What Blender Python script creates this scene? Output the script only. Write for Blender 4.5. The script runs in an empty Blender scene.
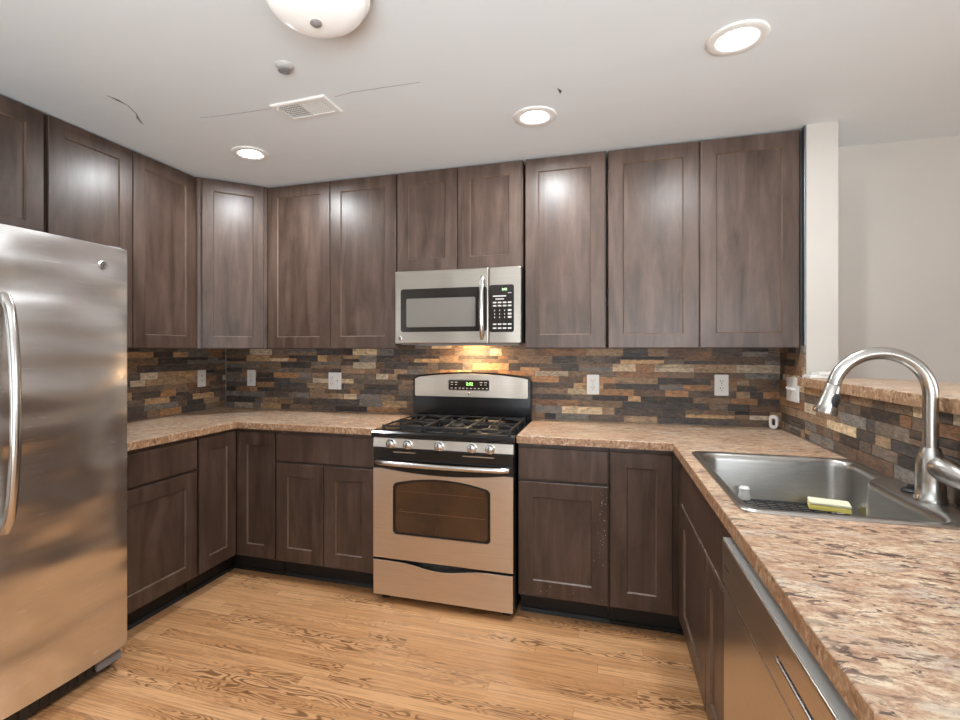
import bpy, bmesh, math, random
from mathutils import Vector, Matrix
R = math.radians
PI = math.pi
S = bpy.context.scene
COL = S.collection

# ------------------------------------------------------------------ camera
cd = bpy.data.cameras.new('camera')
cam = bpy.data.objects.new('camera', cd); COL.objects.link(cam)
cam.location = (2.7377, -3.1179, 1.3401)
cam.rotation_euler = (R(90), 0, 0.2886)
cd.sensor_fit = 'HORIZONTAL'; cd.sensor_width = 36.0
cd.lens = 499.13 * 36 / 960
cd.shift_x = (480 - 455.9) / 960
cd.shift_y = (350.9 - 360) / 960
cd.clip_start = 0.02
S.camera = cam

# ------------------------------------------------------------------ world, colour, lights
wd = bpy.data.worlds.new('daylight'); S.world = wd; wd.use_nodes = True
bg = wd.node_tree.nodes['Background']
bg.inputs[0].default_value = (0.80, 0.90, 1.0, 1); bg.inputs[1].default_value = 1.0
S.view_settings.view_transform = 'Standard'
S.view_settings.look = 'None'
S.view_settings.gamma = 1.0
S.view_settings.use_curve_mapping = False
S.view_settings.exposure = 0.21
S.cycles.use_denoising = True
S.cycles.sample_clamp_indirect = 6.0
S.cycles.max_bounces = 8
S.cycles.diffuse_bounces = 5

def area(name, loc, rot, sx, sy, power, color=(1, 1, 1), spread=180):
    l = bpy.data.lights.new(name, 'AREA'); l.shape = 'RECTANGLE'; l.size = sx; l.size_y = sy
    l.energy = power; l.color = color; l.spread = R(spread)
    o = bpy.data.objects.new(name, l); COL.objects.link(o)
    o.location = loc; o.rotation_euler = rot
    return o
# added fill lamps at unseen windows, behind and to the right of the camera
area('daylight_front', (3.2, -6.35, 1.25), (R(90), 0, 0), 3.6, 1.9, 18, (0.93, 0.97, 1.0))
area('daylight_right', (7.3, -3.2, 1.3), (R(90), 0, R(90)), 3.0, 1.7, 45, (0.93, 0.97, 1.0))
# soft lamps added behind the camera to lift the ceiling and wall cabinets
area('bounced_flash', (3.7, -4.4, 1.30), (R(180 - 70), 0, R(20)), 1.6, 0.7, 13, (0.88, 0.95, 1.0), 75)
area('bounced_flash_rear', (2.3, -4.9, 0.80), (R(180 - 30), 0, R(10)), 1.8, 1.2, 66, (0.86, 0.95, 1.0), 120)
LAMP_DOWN = 500.0     # emission of the recessed lenses
LAMP_DOME = 6.0

# ------------------------------------------------------------------ dimensions
ZC, ZU = 2.421, 1.354          # ceiling, underside of wall cabinets
XW = 3.660                     # face of the pony / stub wall
FU, FB = -0.302, -0.612        # face-frame planes (doors stand 20 mm proud)
CT = 0.919

# ------------------------------------------------------------------ node helpers
def mat(name):
    m = bpy.data.materials.new(name); m.use_nodes = True
    nt = m.node_tree
    return m, nt, nt.nodes['Principled BSDF']
def N(nt, typ, **kw):
    n = nt.nodes.new(typ)
    for k, v in kw.items():
        if k.startswith('i_'):
            n.inputs[int(k[2:])].default_value = v
        else:
            setattr(n, k, v)
    return n
def L(nt, a, b): nt.links.new(a, b)
def ramp(nt, fac, stops, interp='LINEAR'):
    r = N(nt, 'ShaderNodeValToRGB'); cr = r.color_ramp; cr.interpolation = interp
    while len(cr.elements) < len(stops): cr.elements.new(0.5)
    for e, (p, c) in zip(cr.elements, stops):
        e.position = p; e.color = (*c, 1) if len(c) == 3 else c
    L(nt, fac, r.inputs[0]); return r.outputs[0]
def mapping(nt, scale=(1, 1, 1), coord='Object', rnd=False):
    tc = N(nt, 'ShaderNodeTexCoord'); mp = N(nt, 'ShaderNodeMapping')
    mp.inputs['Scale'].default_value = scale
    L(nt, tc.outputs[coord], mp.inputs[0])
    if rnd:
        oi = N(nt, 'ShaderNodeObjectInfo'); ml = N(nt, 'ShaderNodeMath', operation='MULTIPLY', i_1=37.0)
        L(nt, oi.outputs['Random'], ml.inputs[0])
        cx = N(nt, 'ShaderNodeCombineXYZ')
        for k in range(3): L(nt, ml.outputs[0], cx.inputs[k])
        L(nt, cx.outputs[0], mp.inputs['Location'])
    return mp.outputs[0]
def noise(nt, vec, scale, detail=4, rough=0.55, dist=0.0):
    n = N(nt, 'ShaderNodeTexNoise'); n.inputs['Scale'].default_value = scale
    n.inputs['Detail'].default_value = detail; n.inputs['Roughness'].default_value = rough
    n.inputs['Distortion'].default_value = dist
    L(nt, vec, n.inputs['Vector']); return n.outputs['Fac']
def mix(nt, fac, a, b, blend='MIX'):
    m = N(nt, 'ShaderNodeMix', data_type='RGBA', blend_type=blend)
    for s, v in ((m.inputs[0], fac), (m.inputs[6], a), (m.inputs[7], b)):
        if isinstance(v, (int, float)): s.default_value = v
        elif isinstance(v, tuple): s.default_value = (*v, 1) if len(v) == 3 else v
        else: L(nt, v, s)
    return m.outputs[2]
def math_(nt, op, a, b=None):
    m = N(nt, 'ShaderNodeMath', operation=op)
    for i, v in enumerate((a, b)):
        if v is None: continue
        if isinstance(v, (int, float)): m.inputs[i].default_value = v
        else: L(nt, v, m.inputs[i])
    return m.outputs[0]
def bump(nt, bs, h, strength=0.2, dist=0.01):
    b = N(nt, 'ShaderNodeBump'); b.inputs['Strength'].default_value = strength
    b.inputs['Distance'].default_value = dist
    L(nt, h, b.inputs['Height']); L(nt, b.outputs[0], bs.inputs['Normal'])
def sr(r, g, b):
    f = lambda c: (c / 255 / 12.92) if c / 255 <= 0.04045 else ((c / 255 + 0.055) / 1.055) ** 2.4
    return (f(r), f(g), f(b))
def plain(name, col, rough=0.5, metal=0.0, spec=0.5):
    m, nt, bs = mat(name)
    bs.inputs['Base Color'].default_value = (*col, 1); bs.inputs['Roughness'].default_value = rough
    bs.inputs['Metallic'].default_value = metal; bs.inputs['Specular IOR Level'].default_value = spec
    v = mapping(nt); f = noise(nt, v, 5 if metal > 0.9 else 60, 2); dv = 0.008 if metal > 0.9 else 0.04
    rr = N(nt, 'ShaderNodeMapRange'); rr.inputs['To Min'].default_value = max(0.02, rough - dv); rr.inputs['To Max'].default_value = rough + dv
    L(nt, f, rr.inputs[0]); L(nt, rr.outputs[0], bs.inputs['Roughness'])
    return m
def glow(name, col, strength):
    m, nt, bs = mat(name)
    bs.inputs['Base Color'].default_value = (0.8, 0.8, 0.8, 1)
    bs.inputs['Emission Color'].default_value = (*col, 1); bs.inputs['Emission Strength'].default_value = strength
    return m

# ------------------------------------------------------------------ materials
def make_cabinet_wood(name, c0, c1, c2, rough=0.36):
    m, nt, bs = mat(name)
    v1 = mapping(nt, (7, 7, 0.9), rnd=True); v2 = mapping(nt, (60, 60, 3.0), rnd=True); v3 = mapping(nt, (3, 3, 2.2), rnd=True)
    a = noise(nt, v1, 2.2, 5, 0.6, 0.6); b = noise(nt, v2, 3.0, 3, 0.6); c = noise(nt, v3, 2.4, 4, 0.6, 0.8)
    base = ramp(nt, a, [(0.28, c0), (0.5, c1), (0.74, c2)])
    base = mix(nt, math_(nt, 'MULTIPLY', b, 0.30), base, c0)
    blot = ramp(nt, c, [(0.32, (0.86, 0.86, 0.87)), (0.68, (1.10, 1.08, 1.06))])
    base = mix(nt, 1.0, base, blot, 'MULTIPLY')
    L(nt, base, bs.inputs['Base Color'])
    bs.inputs['Roughness'].default_value = rough
    bs.inputs['Coat Weight'].default_value = 0.15; bs.inputs['Coat Roughness'].default_value = 0.33; bs.inputs['Specular IOR Level'].default_value = 0.38
    bump(nt, bs, b, 0.03, 0.002)
    return m
WOOD = make_cabinet_wood('espresso_wood', (0.046, 0.027, 0.019), (0.088, 0.055, 0.041), (0.136, 0.090, 0.070))
WOODEDGE = make_cabinet_wood('sanded_profile_wood', (0.09, 0.056, 0.040), (0.15, 0.10, 0.072), (0.21, 0.15, 0.11))  # lighter tone paints the edge highlight into the door panel bevels
DARKIN = plain('cabinet_shadow_gap', (0.010, 0.007, 0.006), 0.6)
BLACK = plain('black_kick', (0.010, 0.008, 0.007), 0.6)
BLACKGLOSS = plain('black_enamel', (0.008, 0.008, 0.009), 0.18)
IRON = plain('cast_iron', (0.020, 0.020, 0.021), 0.45)
BLACKPLASTIC = plain('black_plastic', (0.015, 0.015, 0.016), 0.4)
GREYPLASTIC = plain('grey_plastic', (0.22, 0.22, 0.23), 0.45)
WHITEPL = plain('white_plastic', (0.80, 0.79, 0.76), 0.35)
SLOT = plain('outlet_slot', (0.05, 0.045, 0.04), 0.6)
CEILM, nt, bs = mat('ceiling_paint')
v = mapping(nt, (0.35, 1, 1)); f = noise(nt, v, 1.3, 4, 0.6, 0.3)
L(nt, ramp(nt, f, [(0.3, (0.735, 0.775, 0.80)), (0.7, (0.785, 0.825, 0.85))]), bs.inputs['Base Color'])
bs.inputs['Roughness'].default_value = 0.7
bump(nt, bs, noise(nt, mapping(nt), 30, 3), 0.05, 0.004)
WALLM, nt, bs = mat('beige_wall_paint')
f = noise(nt, mapping(nt), 1.5, 3)
L(nt, ramp(nt, f, [(0.3, (0.51, 0.47, 0.425)), (0.7, (0.55, 0.51, 0.46))]), bs.inputs['Base Color'])
bs.inputs['Roughness'].default_value = 0.6
bump(nt, bs, noise(nt, mapping(nt), 180, 3), 0.05, 0.002)
CRACKM = plain('plaster_crack', (0.30, 0.28, 0.27), 0.8)

def make_steel(name, col, rough, stretch, wav=0.0, brush=0.05, wscale=(1, 1, 1)):
    m, nt, bs = mat(name)
    bs.inputs['Metallic'].default_value = 1.0
    v = mapping(nt, stretch); f = noise(nt, v, 3.0, 4, 0.65)
    L(nt, ramp(nt, f, [(0.3, tuple(c * 0.88 for c in col)), (0.7, tuple(min(1, c * 1.08) for c in col))]), bs.inputs['Base Color'])
    rr = N(nt, 'ShaderNodeMapRange'); rr.inputs['To Min'].default_value = rough * 0.85; rr.inputs['To Max'].default_value = rough * 1.2
    L(nt, f, rr.inputs[0]); L(nt, rr.outputs[0], bs.inputs['Roughness'])
    b1 = N(nt, 'ShaderNodeBump'); b1.inputs['Strength'].default_value = brush; b1.inputs['Distance'].default_value = 0.001
    L(nt, f, b1.inputs['Height'])
    if wav:
        g = noise(nt, mapping(nt, wscale), 1.6, 1, 0.4)
        b2 = N(nt, 'ShaderNodeBump'); b2.inputs['Strength'].default_value = 1.0; b2.inputs['Distance'].default_value = wav
        L(nt, g, b2.inputs['Height']); L(nt, b1.outputs[0], b2.inputs['Normal']); L(nt, b2.outputs[0], bs.inputs['Normal'])
    else:
        L(nt, b1.outputs[0], bs.inputs['Normal'])
    return m
STEEL = make_steel('brushed_steel', (0.66, 0.60, 0.53), 0.30, (2, 60, 220), 0.010, 0.05, (2.5, 1, 0.8))
FRIDGEM = make_steel('fridge_steel', (0.84, 0.83, 0.82), 0.25, (2, 60, 220), 0.040, 0.03, (1.1, 1, 3.0))
CHROME = plain('satin_nickel', (0.54, 0.52, 0.49), 0.27, 1.0)
SINKM = make_steel('sink_steel', (0.46, 0.445, 0.42), 0.30, (6, 90, 90))
HANDLEM = plain('polished_handle_steel', (0.66, 0.64, 0.61), 0.22, 1.0)
MWSTEEL = make_steel('microwave_steel', (0.47, 0.425, 0.37), 0.30, (2, 60, 220), 0.010, 0.05, (2.5, 1, 0.8))
DARKSTEEL = make_steel('dark_trim_steel', (0.26, 0.28, 0.31), 0.35, (40, 40, 4))
GLASSDARK, nt, bs = mat('dark_oven_glass')
bs.inputs['Base Color'].default_value = (0.035, 0.017, 0.009, 1); bs.inputs['Roughness'].default_value = 0.08
bs.inputs['Specular IOR Level'].default_value = 0.8
f = noise(nt, mapping(nt, (2, 2, 3)), 2.0, 2)
L(nt, ramp(nt, f, [(0.3, (0.022, 0.011, 0.007)), (0.7, (0.075, 0.034, 0.015))]), bs.inputs['Base Color'])
MWGLASS = plain('microwave_mesh_glass', (0.17, 0.155, 0.135), 0.30)
MWBLACK = plain('microwave_black_glass', (0.018, 0.015, 0.013), 0.12)
LABELM = plain('printed_label_white', (0.55, 0.53, 0.50), 0.6)
GREEN = glow('green_digits', (0.25, 1.0, 0.10), 2.5)
FROST, nt, bs = mat('frosted_bowl_glass')
bs.inputs['Base Color'].default_value = (0.92, 0.91, 0.89, 1); bs.inputs['Roughness'].default_value = 0.25
bs.inputs['Emission Color'].default_value = (1.0, 0.985, 0.96, 1)
f = noise(nt, mapping(nt), 6, 3, 0.6, 1.2)
rr = N(nt, 'ShaderNodeMapRange'); rr.inputs['To Min'].default_value = 0.06; rr.inputs['To Max'].default_value = 0.16
L(nt, f, rr.inputs[0]); L(nt, rr.outputs[0], bs.inputs['Emission Strength'])
LENS = glow('lit_lens', (0.93, 0.97, 1.0), LAMP_DOWN)
HOODGLOW = glow('lit_cooktop_lens', (1.0, 0.64, 0.32), 50.0)
SPONGEY = plain('yellow_sponge', (0.78, 0.66, 0.16), 0.9)
SPONGEW = plain('cream_sponge', (0.80, 0.76, 0.55), 0.9)
RUBBER = plain('black_rubber', (0.012, 0.012, 0.013), 0.5)
BRASSD = plain('dull_nickel', (0.45, 0.43, 0.40), 0.35, 1.0)
WORN = plain('chipped_finish', (0.42, 0.34, 0.28), 0.6)

# granite-look laminate
COUNTER, nt, bs = mat('granite_laminate')
v = mapping(nt, (1.0, 1.9, 1.9))
a = noise(nt, v, 19, 7, 0.72, 0.5); b = noise(nt, v, 55, 4, 0.7, 0.3); c = noise(nt, mapping(nt, (1, 1.4, 1.4)), 4.0, 4, 0.6, 0.5)
d = noise(nt, mapping(nt, (1.0, 2.2, 2.2)), 30, 4, 0.65, 0.7)
base = ramp(nt, a, [(0.36, (0.24, 0.125, 0.075)), (0.45, (0.50, 0.315, 0.205)), (0.53, (0.62, 0.46, 0.31)), (0.63, (0.74, 0.60, 0.44))])
g = noise(nt, v, 8, 4, 0.6)
base = mix(nt, ramp(nt, g, [(0.53, (0, 0, 0)), (0.62, (0.45, 0.45, 0.45))]), base, (0.53, 0.485, 0.425))
base = mix(nt, ramp(nt, c, [(0.40, (0.55, 0.55, 0.55)), (0.52, (0, 0, 0))]), base, (0.46, 0.27, 0.16))
base = mix(nt, ramp(nt, b, [(0.42, (0.7, 0.7, 0.7)), (0.48, (0, 0, 0))]), base, (0.40, 0.24, 0.155))
dm = mix(nt, 1.0, ramp(nt, d, [(0.53, (0, 0, 0)), (0.60, (0.95, 0.95, 0.95))]), ramp(nt, noise(nt, v, 5, 3, 0.6), [(0.42, (0.25, 0.25, 0.25)), (0.56, (1, 1, 1))]), 'MULTIPLY')
base = mix(nt, dm, base, (0.085, 0.050, 0.038))
L(nt, base, bs.inputs['Base Color'])
bs.inputs['Roughness'].default_value = 0.36
bump(nt, bs, b, 0.03, 0.001)

# grainier edge band of the laminate; side shade painted in as a darker tone
COUNTEREDGE, nt, bs = mat('granite_edge_band')
v = mapping(nt, (1, 1, 0.8)); a = noise(nt, v, 70, 5, 0.7, 0.6); b = noise(nt, v, 22, 4, 0.6, 0.5)
base = ramp(nt, a, [(0.36, (0.13, 0.065, 0.035)), (0.46, (0.36, 0.205, 0.115)), (0.55, (0.52, 0.345, 0.215)), (0.66, (0.66, 0.50, 0.36))])
base = mix(nt, ramp(nt, b, [(0.44, (0.7, 0.7, 0.7)), (0.54, (0, 0, 0))]), base, (0.33, 0.18, 0.095))
L(nt, base, bs.inputs['Base Color']); bs.inputs['Roughness'].default_value = 0.42

# oak strip floor, boards along X
FLOORM, nt, bs = mat('oak_strip_floor')
tc = N(nt, 'ShaderNodeTexCoord'); sp = N(nt, 'ShaderNodeSeparateXYZ'); L(nt, tc.outputs['Object'], sp.inputs[0])
BW, BL = 0.060, 0.95
yr = math_(nt, 'DIVIDE', sp.outputs[1], BW); row = math_(nt, 'FLOOR', yr); fy = math_(nt, 'FRACT', yr)
wn = N(nt, 'ShaderNodeTexWhiteNoise', noise_dimensions='1D'); L(nt, row, wn.inputs['W'])
xs = math_(nt, 'ADD', math_(nt, 'DIVIDE', sp.outputs[0], BL), math_(nt, 'MULTIPLY', wn.outputs['Value'], 9.0))
colm = math_(nt, 'FLOOR', xs); fx = math_(nt, 'FRACT', xs)
cmb = N(nt, 'ShaderNodeCombineXYZ'); L(nt, row, cmb.inputs[0]); L(nt, colm, cmb.inputs[1])
w2 = N(nt, 'ShaderNodeTexWhiteNoise', noise_dimensions='2D'); L(nt, cmb.outputs[0], w2.inputs['Vector'])
rnd = w2.outputs['Value']; sprgb = N(nt, 'ShaderNodeSeparateColor'); L(nt, w2.outputs['Color'], sprgb.inputs[0])
offs = N(nt, 'ShaderNodeCombineXYZ')
L(nt, math_(nt, 'ADD', math_(nt, 'MULTIPLY', sp.outputs[0], 1.0), math_(nt, 'MULTIPLY', rnd, 50.0)), offs.inputs[0])
L(nt, math_(nt, 'MULTIPLY', sp.outputs[1], 1.0), offs.inputs[1]); L(nt, math_(nt, 'MULTIPLY', rnd, 31.0), offs.inputs[2])
def vscale(vec, s):
    m = N(nt, 'ShaderNodeVectorMath', operation='MULTIPLY'); L(nt, vec, m.inputs[0]); m.inputs[1].default_value = s; return m.outputs[0]
n1 = noise(nt, vscale(offs.outputs[0], (2.6, 15, 1)), 1.0, 2, 0.5, 0.3)
ring = math_(nt, 'SINE', math_(nt, 'MULTIPLY', n1, 110.0))
ring = ramp(nt, math_(nt, 'ADD', math_(nt, 'MULTIPLY', ring, 0.5), 0.5), [(0.50, (0, 0, 0)), (0.90, (1, 1, 1))])
mask = ramp(nt, sprgb.outputs[1], [(0.40, (0.12, 0.12, 0.12)), (0.55, (1.0, 1.0, 1.0))])
patch = ramp(nt, noise(nt, vscale(offs.outputs[0], (1.6, 5, 1)), 1.3, 2), [(0.40, (0.1, 0.1, 0.1)), (0.54, (1, 1, 1))])
ringm = mix(nt, 1.0, mix(nt, 1.0, ring, mask, 'MULTIPLY'), patch, 'MULTIPLY')
grain = noise(nt, vscale(offs.outputs[0], (3.5, 110, 1)), 1.0, 4, 0.65)
base = ramp(nt, rnd, [(0.0, (0.60, 0.300, 0.130)), (0.35, (0.70, 0.375, 0.175)), (0.7, (0.77, 0.435, 0.215)), (1.0, (0.64, 0.33, 0.148))])
base = mix(nt, ramp(nt, grain, [(0.38, (0.65, 0.65, 0.65)), (0.55, (0, 0, 0))]), base, (0.42, 0.195, 0.080))
base = mix(nt, math_(nt, 'MULTIPLY', ringm, 0.85), base, (0.19, 0.085, 0.034))
edge = math_(nt, 'MAXIMUM', math_(nt, 'LESS_THAN', fy, 0.022), math_(nt, 'LESS_THAN', fx, 0.0018))
base = mix(nt, math_(nt, 'MULTIPLY', edge, 0.55), base, (0.14, 0.062, 0.026))
L(nt, base, bs.inputs['Base Color'])
bs.inputs['Roughness'].default_value = 0.30
bump(nt, bs, math_(nt, 'SUBTRACT', math_(nt, 'MULTIPLY', grain, 0.3), edge), 0.10, 0.001)

# slate mosaic (tile colour comes from each tile's own colour attribute)
TILEM, nt, bs = mat('slate_mosaic')
at = N(nt, 'ShaderNodeVertexColor', layer_name='tile')
v = mapping(nt, (1, 1, 2.5)); f = noise(nt, v, 26, 5, 0.65, 1.0); g = noise(nt, v, 11, 3, 0.6, 1.2)
base = mix(nt, 1.0, at.outputs[0], ramp(nt, f, [(0.33, (0.65, 0.65, 0.65)), (0.5, (1.28, 1.27, 1.25)), (0.68, (1.9, 1.85, 1.75))]), 'MULTIPLY')
base = mix(nt, ramp(nt, g, [(0.54, (0, 0, 0)), (0.66, (0.28, 0.28, 0.28))]), base, sr(150, 112, 78))
L(nt, base, bs.inputs['Base Color'])
bs.inputs['Roughness'].default_value = 0.55
bump(nt, bs, f, 0.5, 0.004)

# ------------------------------------------------------------------ mesh helpers
def box(bm, x0, x1, y0, y1, z0, z1, bev=0.0, seg=2):
    x0, x1 = sorted((x0, x1)); y0, y1 = sorted((y0, y1)); z0, z1 = sorted((z0, z1))
    vs = [bm.verts.new(p) for p in ((x0, y0, z0), (x1, y0, z0), (x1, y1, z0), (x0, y1, z0), (x0, y0, z1), (x1, y0, z1), (x1, y1, z1), (x0, y1, z1))]
    fs = [bm.faces.new([vs[i] for i in q]) for q in ((3, 2, 1, 0), (4, 5, 6, 7), (0, 1, 5, 4), (1, 2, 6, 5), (2, 3, 7, 6), (3, 0, 4, 7))]
    if bev > 0:
        es = set(e for f in fs for e in f.edges)
        bmesh.ops.bevel(bm, geom=list(es), offset=bev, segments=seg, profile=0.5, affect='EDGES')
    return fs
def prism(bm, pts, z0, z1, axis='z', bev=0.0, seg=2):
    """extrude outline; axis z: pts=(x,y); axis y: pts=(x,z) from y=z0 to z1; axis x: pts=(y,z)"""
    def mk(p, t):
        return {'z': (p[0], p[1], t), 'y': (p[0], t, p[1]), 'x': (t, p[0], p[1])}[axis]
    a = [bm.verts.new(mk(p, z0)) for p in pts]; b = [bm.verts.new(mk(p, z1)) for p in pts]
    n = len(pts); fs = [bm.faces.new(a[::-1]), bm.faces.new(b)]
    for i in range(n):
        fs.append(bm.faces.new((a[i], a[(i + 1) % n], b[(i + 1) % n], b[i])))
    bmesh.ops.recalc_face_normals(bm, faces=fs)
    if bev > 0:
        es = set(e for e in fs[0].edges) | set(fs[1].edges)
        bmesh.ops.bevel(bm, geom=list(es), offset=bev, segments=seg, profile=0.5, affect='EDGES')
    return fs
def lathe(bm, prof, n=32, center=(0, 0, 0), axis='z', cap=True):
    """prof: list of (radius, height)"""
    rings = []
    for r, h in prof:
        ring = []
        for k in range(n):
            a = 2 * PI * k / n; c, s = r * math.cos(a), r * math.sin(a)
            p = {'z': (c, s, h), 'y': (c, h, s), 'x': (h, c, s)}[axis]
            ring.append(bm.verts.new(Vector(p) + Vector(center)))
        rings.append(ring)
    fs = []
    for a, b in zip(rings, rings[1:]):
        for k in range(n):
            fs.append(bm.faces.new((a[k], a[(k + 1) % n], b[(k + 1) % n], b[k])))
    if cap:
        fs.append(bm.faces.new(rings[0][::-1])); fs.append(bm.faces.new(rings[-1]))
    bmesh.ops.recalc_face_normals(bm, faces=fs)
    return fs
def tube(bm, pts, rad, n=12, flat=1.0):
    """swept tube; rad scalar or list; flat squashes the local binormal"""
    P = [Vector(p) for p in pts]; m = len(P)
    rad = rad if isinstance(rad, (list, tuple)) else [rad] * m
    T = [(P[min(i + 1, m - 1)] - P[max(i - 1, 0)]).normalized() for i in range(m)]
    up = Vector((0, 0, 1)) if abs(T[0].z) < 0.9 else Vector((1, 0, 0))
    nrm = (up - T[0] * up.dot(T[0])).normalized()
    rings = []
    for i in range(m):
        nrm = (nrm - T[i] * nrm.dot(T[i])).normalized(); bn = T[i].cross(nrm)
        rings.append([bm.verts.new(P[i] + nrm * (rad[i] * math.cos(2 * PI * k / n)) + bn * (rad[i] * flat * math.sin(2 * PI * k / n))) for k in range(n)])
    fs = []
    for a, b in zip(rings, rings[1:]):
        for k in range(n): fs.append(bm.faces.new((a[k], a[(k + 1) % n], b[(k + 1) % n], b[k])))
    fs.append(bm.faces.new(rings[0][::-1])); fs.append(bm.faces.new(rings[-1]))
    bmesh.ops.recalc_face_normals(bm, faces=fs)
    return fs
def rrect(x0, x1, y0, y1, r, n=6):
    pts = []
    for cx, cy, a0 in ((x1 - r, y1 - r, 0), (x0 + r, y1 - r, 90), (x0 + r, y0 + r, 180), (x1 - r, y0 + r, 270)):
        for k in range(n + 1):
            a = R(a0 + 90 * k / n); pts.append((cx + r * math.cos(a), cy + r * math.sin(a)))
    return pts
def obj(name, bm, m, parent=None, smooth=False, label=None):
    me = bpy.data.meshes.new(name)
    if smooth:
        for f in bm.faces: f.smooth = True
        for e in bm.edges:
            if len(e.link_faces) == 2 and e.calc_face_angle(0) > R(38): e.smooth = False
    bm.to_mesh(me); bm.free()
    for mm in (m if isinstance(m, (list, tuple)) else [m]): me.materials.append(mm)
    o = bpy.data.objects.new(name, me); COL.objects.link(o)
    if parent: o.parent = parent
    if label: o['label'] = label
    return o
def B(): return bmesh.new()
def part_box(name, dims, m, parent=None, bev=0.0, label=None):
    bm = B(); box(bm, *dims, bev=bev); return obj(name, bm, m, parent, label=label)
def thing(name, label, cat, loc=(0, 0, 0), rz=0.0, group=None):
    o = bpy.data.objects.new(name, None); COL.objects.link(o); o.empty_display_size = 0.05
    o.location = loc; o.rotation_euler = (0, 0, rz); o['label'] = label; o['category'] = cat
    if group: o['group'] = group
    return o
def tag(o, label, cat, group=None):
    o['label'] = label; o['category'] = cat
    if group: o['group'] = group
    return o
def struct(o, label=None):
    o['kind'] = 'structure'
    if label: o['label'] = label
    return o
def text_mesh(name, s, size, m, parent, loc, rot=(R(90), 0, 0)):
    c = bpy.data.curves.new(name, 'FONT'); c.body = s; c.size = size; c.align_x = 'CENTER'; c.align_y = 'CENTER'; c.extrude = 0.0003
    t = bpy.data.objects.new(name, c); COL.objects.link(t)
    bpy.context.view_layer.update()
    me = bpy.data.meshes.new_from_object(t.evaluated_get(bpy.context.evaluated_depsgraph_get()))
    bpy.data.objects.remove(t); me.materials.clear(); me.materials.append(m)
    o = bpy.data.objects.new(name, me); COL.objects.link(o); o.parent = parent; o.location = loc; o.rotation_euler = rot
    return o

# ------------------------------------------------------------------ room shell
XR, YF = 7.5, -6.5
struct(part_box('floor', (-0.12, XR + 0.12, YF - 0.12, 0.12, -0.12, 0.0), FLOORM), 'glossy oak strip floor')
struct(part_box('ceiling', (-0.12, XR + 0.12, YF - 0.12, 0.12, ZC, ZC + 0.12), CEILM), 'white plaster ceiling')
wl = struct(part_box('wall_left', (-0.12, 0, YF, 0, 0.0, ZC), WALLM))
wb = struct(part_box('wall_back', (-0.12, XR + 0.12, 0, 0.12, 0.0, ZC), WALLM))
def wall_with_opening(name, pts_full, op, axis, t0, t1):
    (u0, u1, z0, z1) = pts_full; (a0, a1, b0, b1) = op
    bm = B()
    for (p, q, r, s) in ((u0, a0, z0, z1), (a1, u1, z0, z1), (a0, a1, z0, b0), (a0, a1, b1, z1)):
        if q - p < 1e-4 or s - r < 1e-4: continue
        if axis == 'y': box(bm, p, q, t0, t1, r, s)
        else: box(bm, t0, t1, p, q, r, s)
    return struct(obj(name, bm, WALLM))
wall_with_opening('wall_front', (-0.12, XR + 0.12, 0, ZC), (1.3, 5.1, 0.25, 2.25), 'y', YF - 0.12, YF)
wall_with_opening('wall_right', (YF, 0, 0, ZC), (-4.8, -1.6, 0.40, 2.20), 'x', XR, XR + 0.12)
WHITEPAINT = plain('white_trim_paint', (0.78, 0.77, 0.75), 0.4)
GLASS, nt, bs = mat('window_glass'); bs.inputs['Transmission Weight'].default_value = 1.0; bs.inputs['Roughness'].default_value = 0.0; bs.inputs['IOR'].default_value = 1.05
for nm, ax, (u0, u1, z0, z1), t in (('window_1', 'y', (1.3, 5.1, 0.25, 2.25), YF - 0.06), ('window_2', 'x', (-4.8, -1.6, 0.40, 2.20), XR + 0.06)):
    bm = B(); w = 0.06; um = (u0 + u1) / 2
    for (p, q, r, s) in ((u0, u1, z0, z0 + w), (u0, u1, z1 - w, z1), (u0, u0 + w, z0 + w, z1 - w), (u1 - w, u1, z0 + w, z1 - w), (um - w / 2, um + w / 2, z0 + w, z1 - w)):
        if ax == 'y': box(bm, p, q, t - 0.03, t + 0.03, r, s)
        else: box(bm, t - 0.03, t + 0.03, p, q, r, s)
    f = struct(obj(nm, bm, WHITEPAINT))
    bm = B()
    if ax == 'y': box(bm, u0 + w, u1 - w, t - 0.004, t + 0.004, z0 + w, z1 - w)
    else: box(bm, t - 0.004, t + 0.004, u0 + w, u1 - w, z0 + w, z1 - w)
    obj('window_pane', bm, GLASS, f)

# stub wall at the end of the back run and the pony wall under the bar
YS = -0.360
PE = -2.42                         # end of the peninsula
struct(part_box('wall_stub', (XW + 0.003, 3.792, YS, -0.0005, 0, ZC - 0.0005), WALLM), 'cream painted end of the short full-height wall')
struct(part_box('wall_pony', (XW + 0.003, 3.792, PE, YS - 0.0005, 0, 1.170), WALLM))
bm = B(); box(bm, XW - 0.005, XW + 0.0025, YS + 0.002, FU - 0.022, ZU + 0.012, ZC - 0.002, bev=0.001)
struct(obj('trim_1', bm, DARKSTEEL), 'dark grey strip between last wall cabinet and cream wall end')

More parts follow.
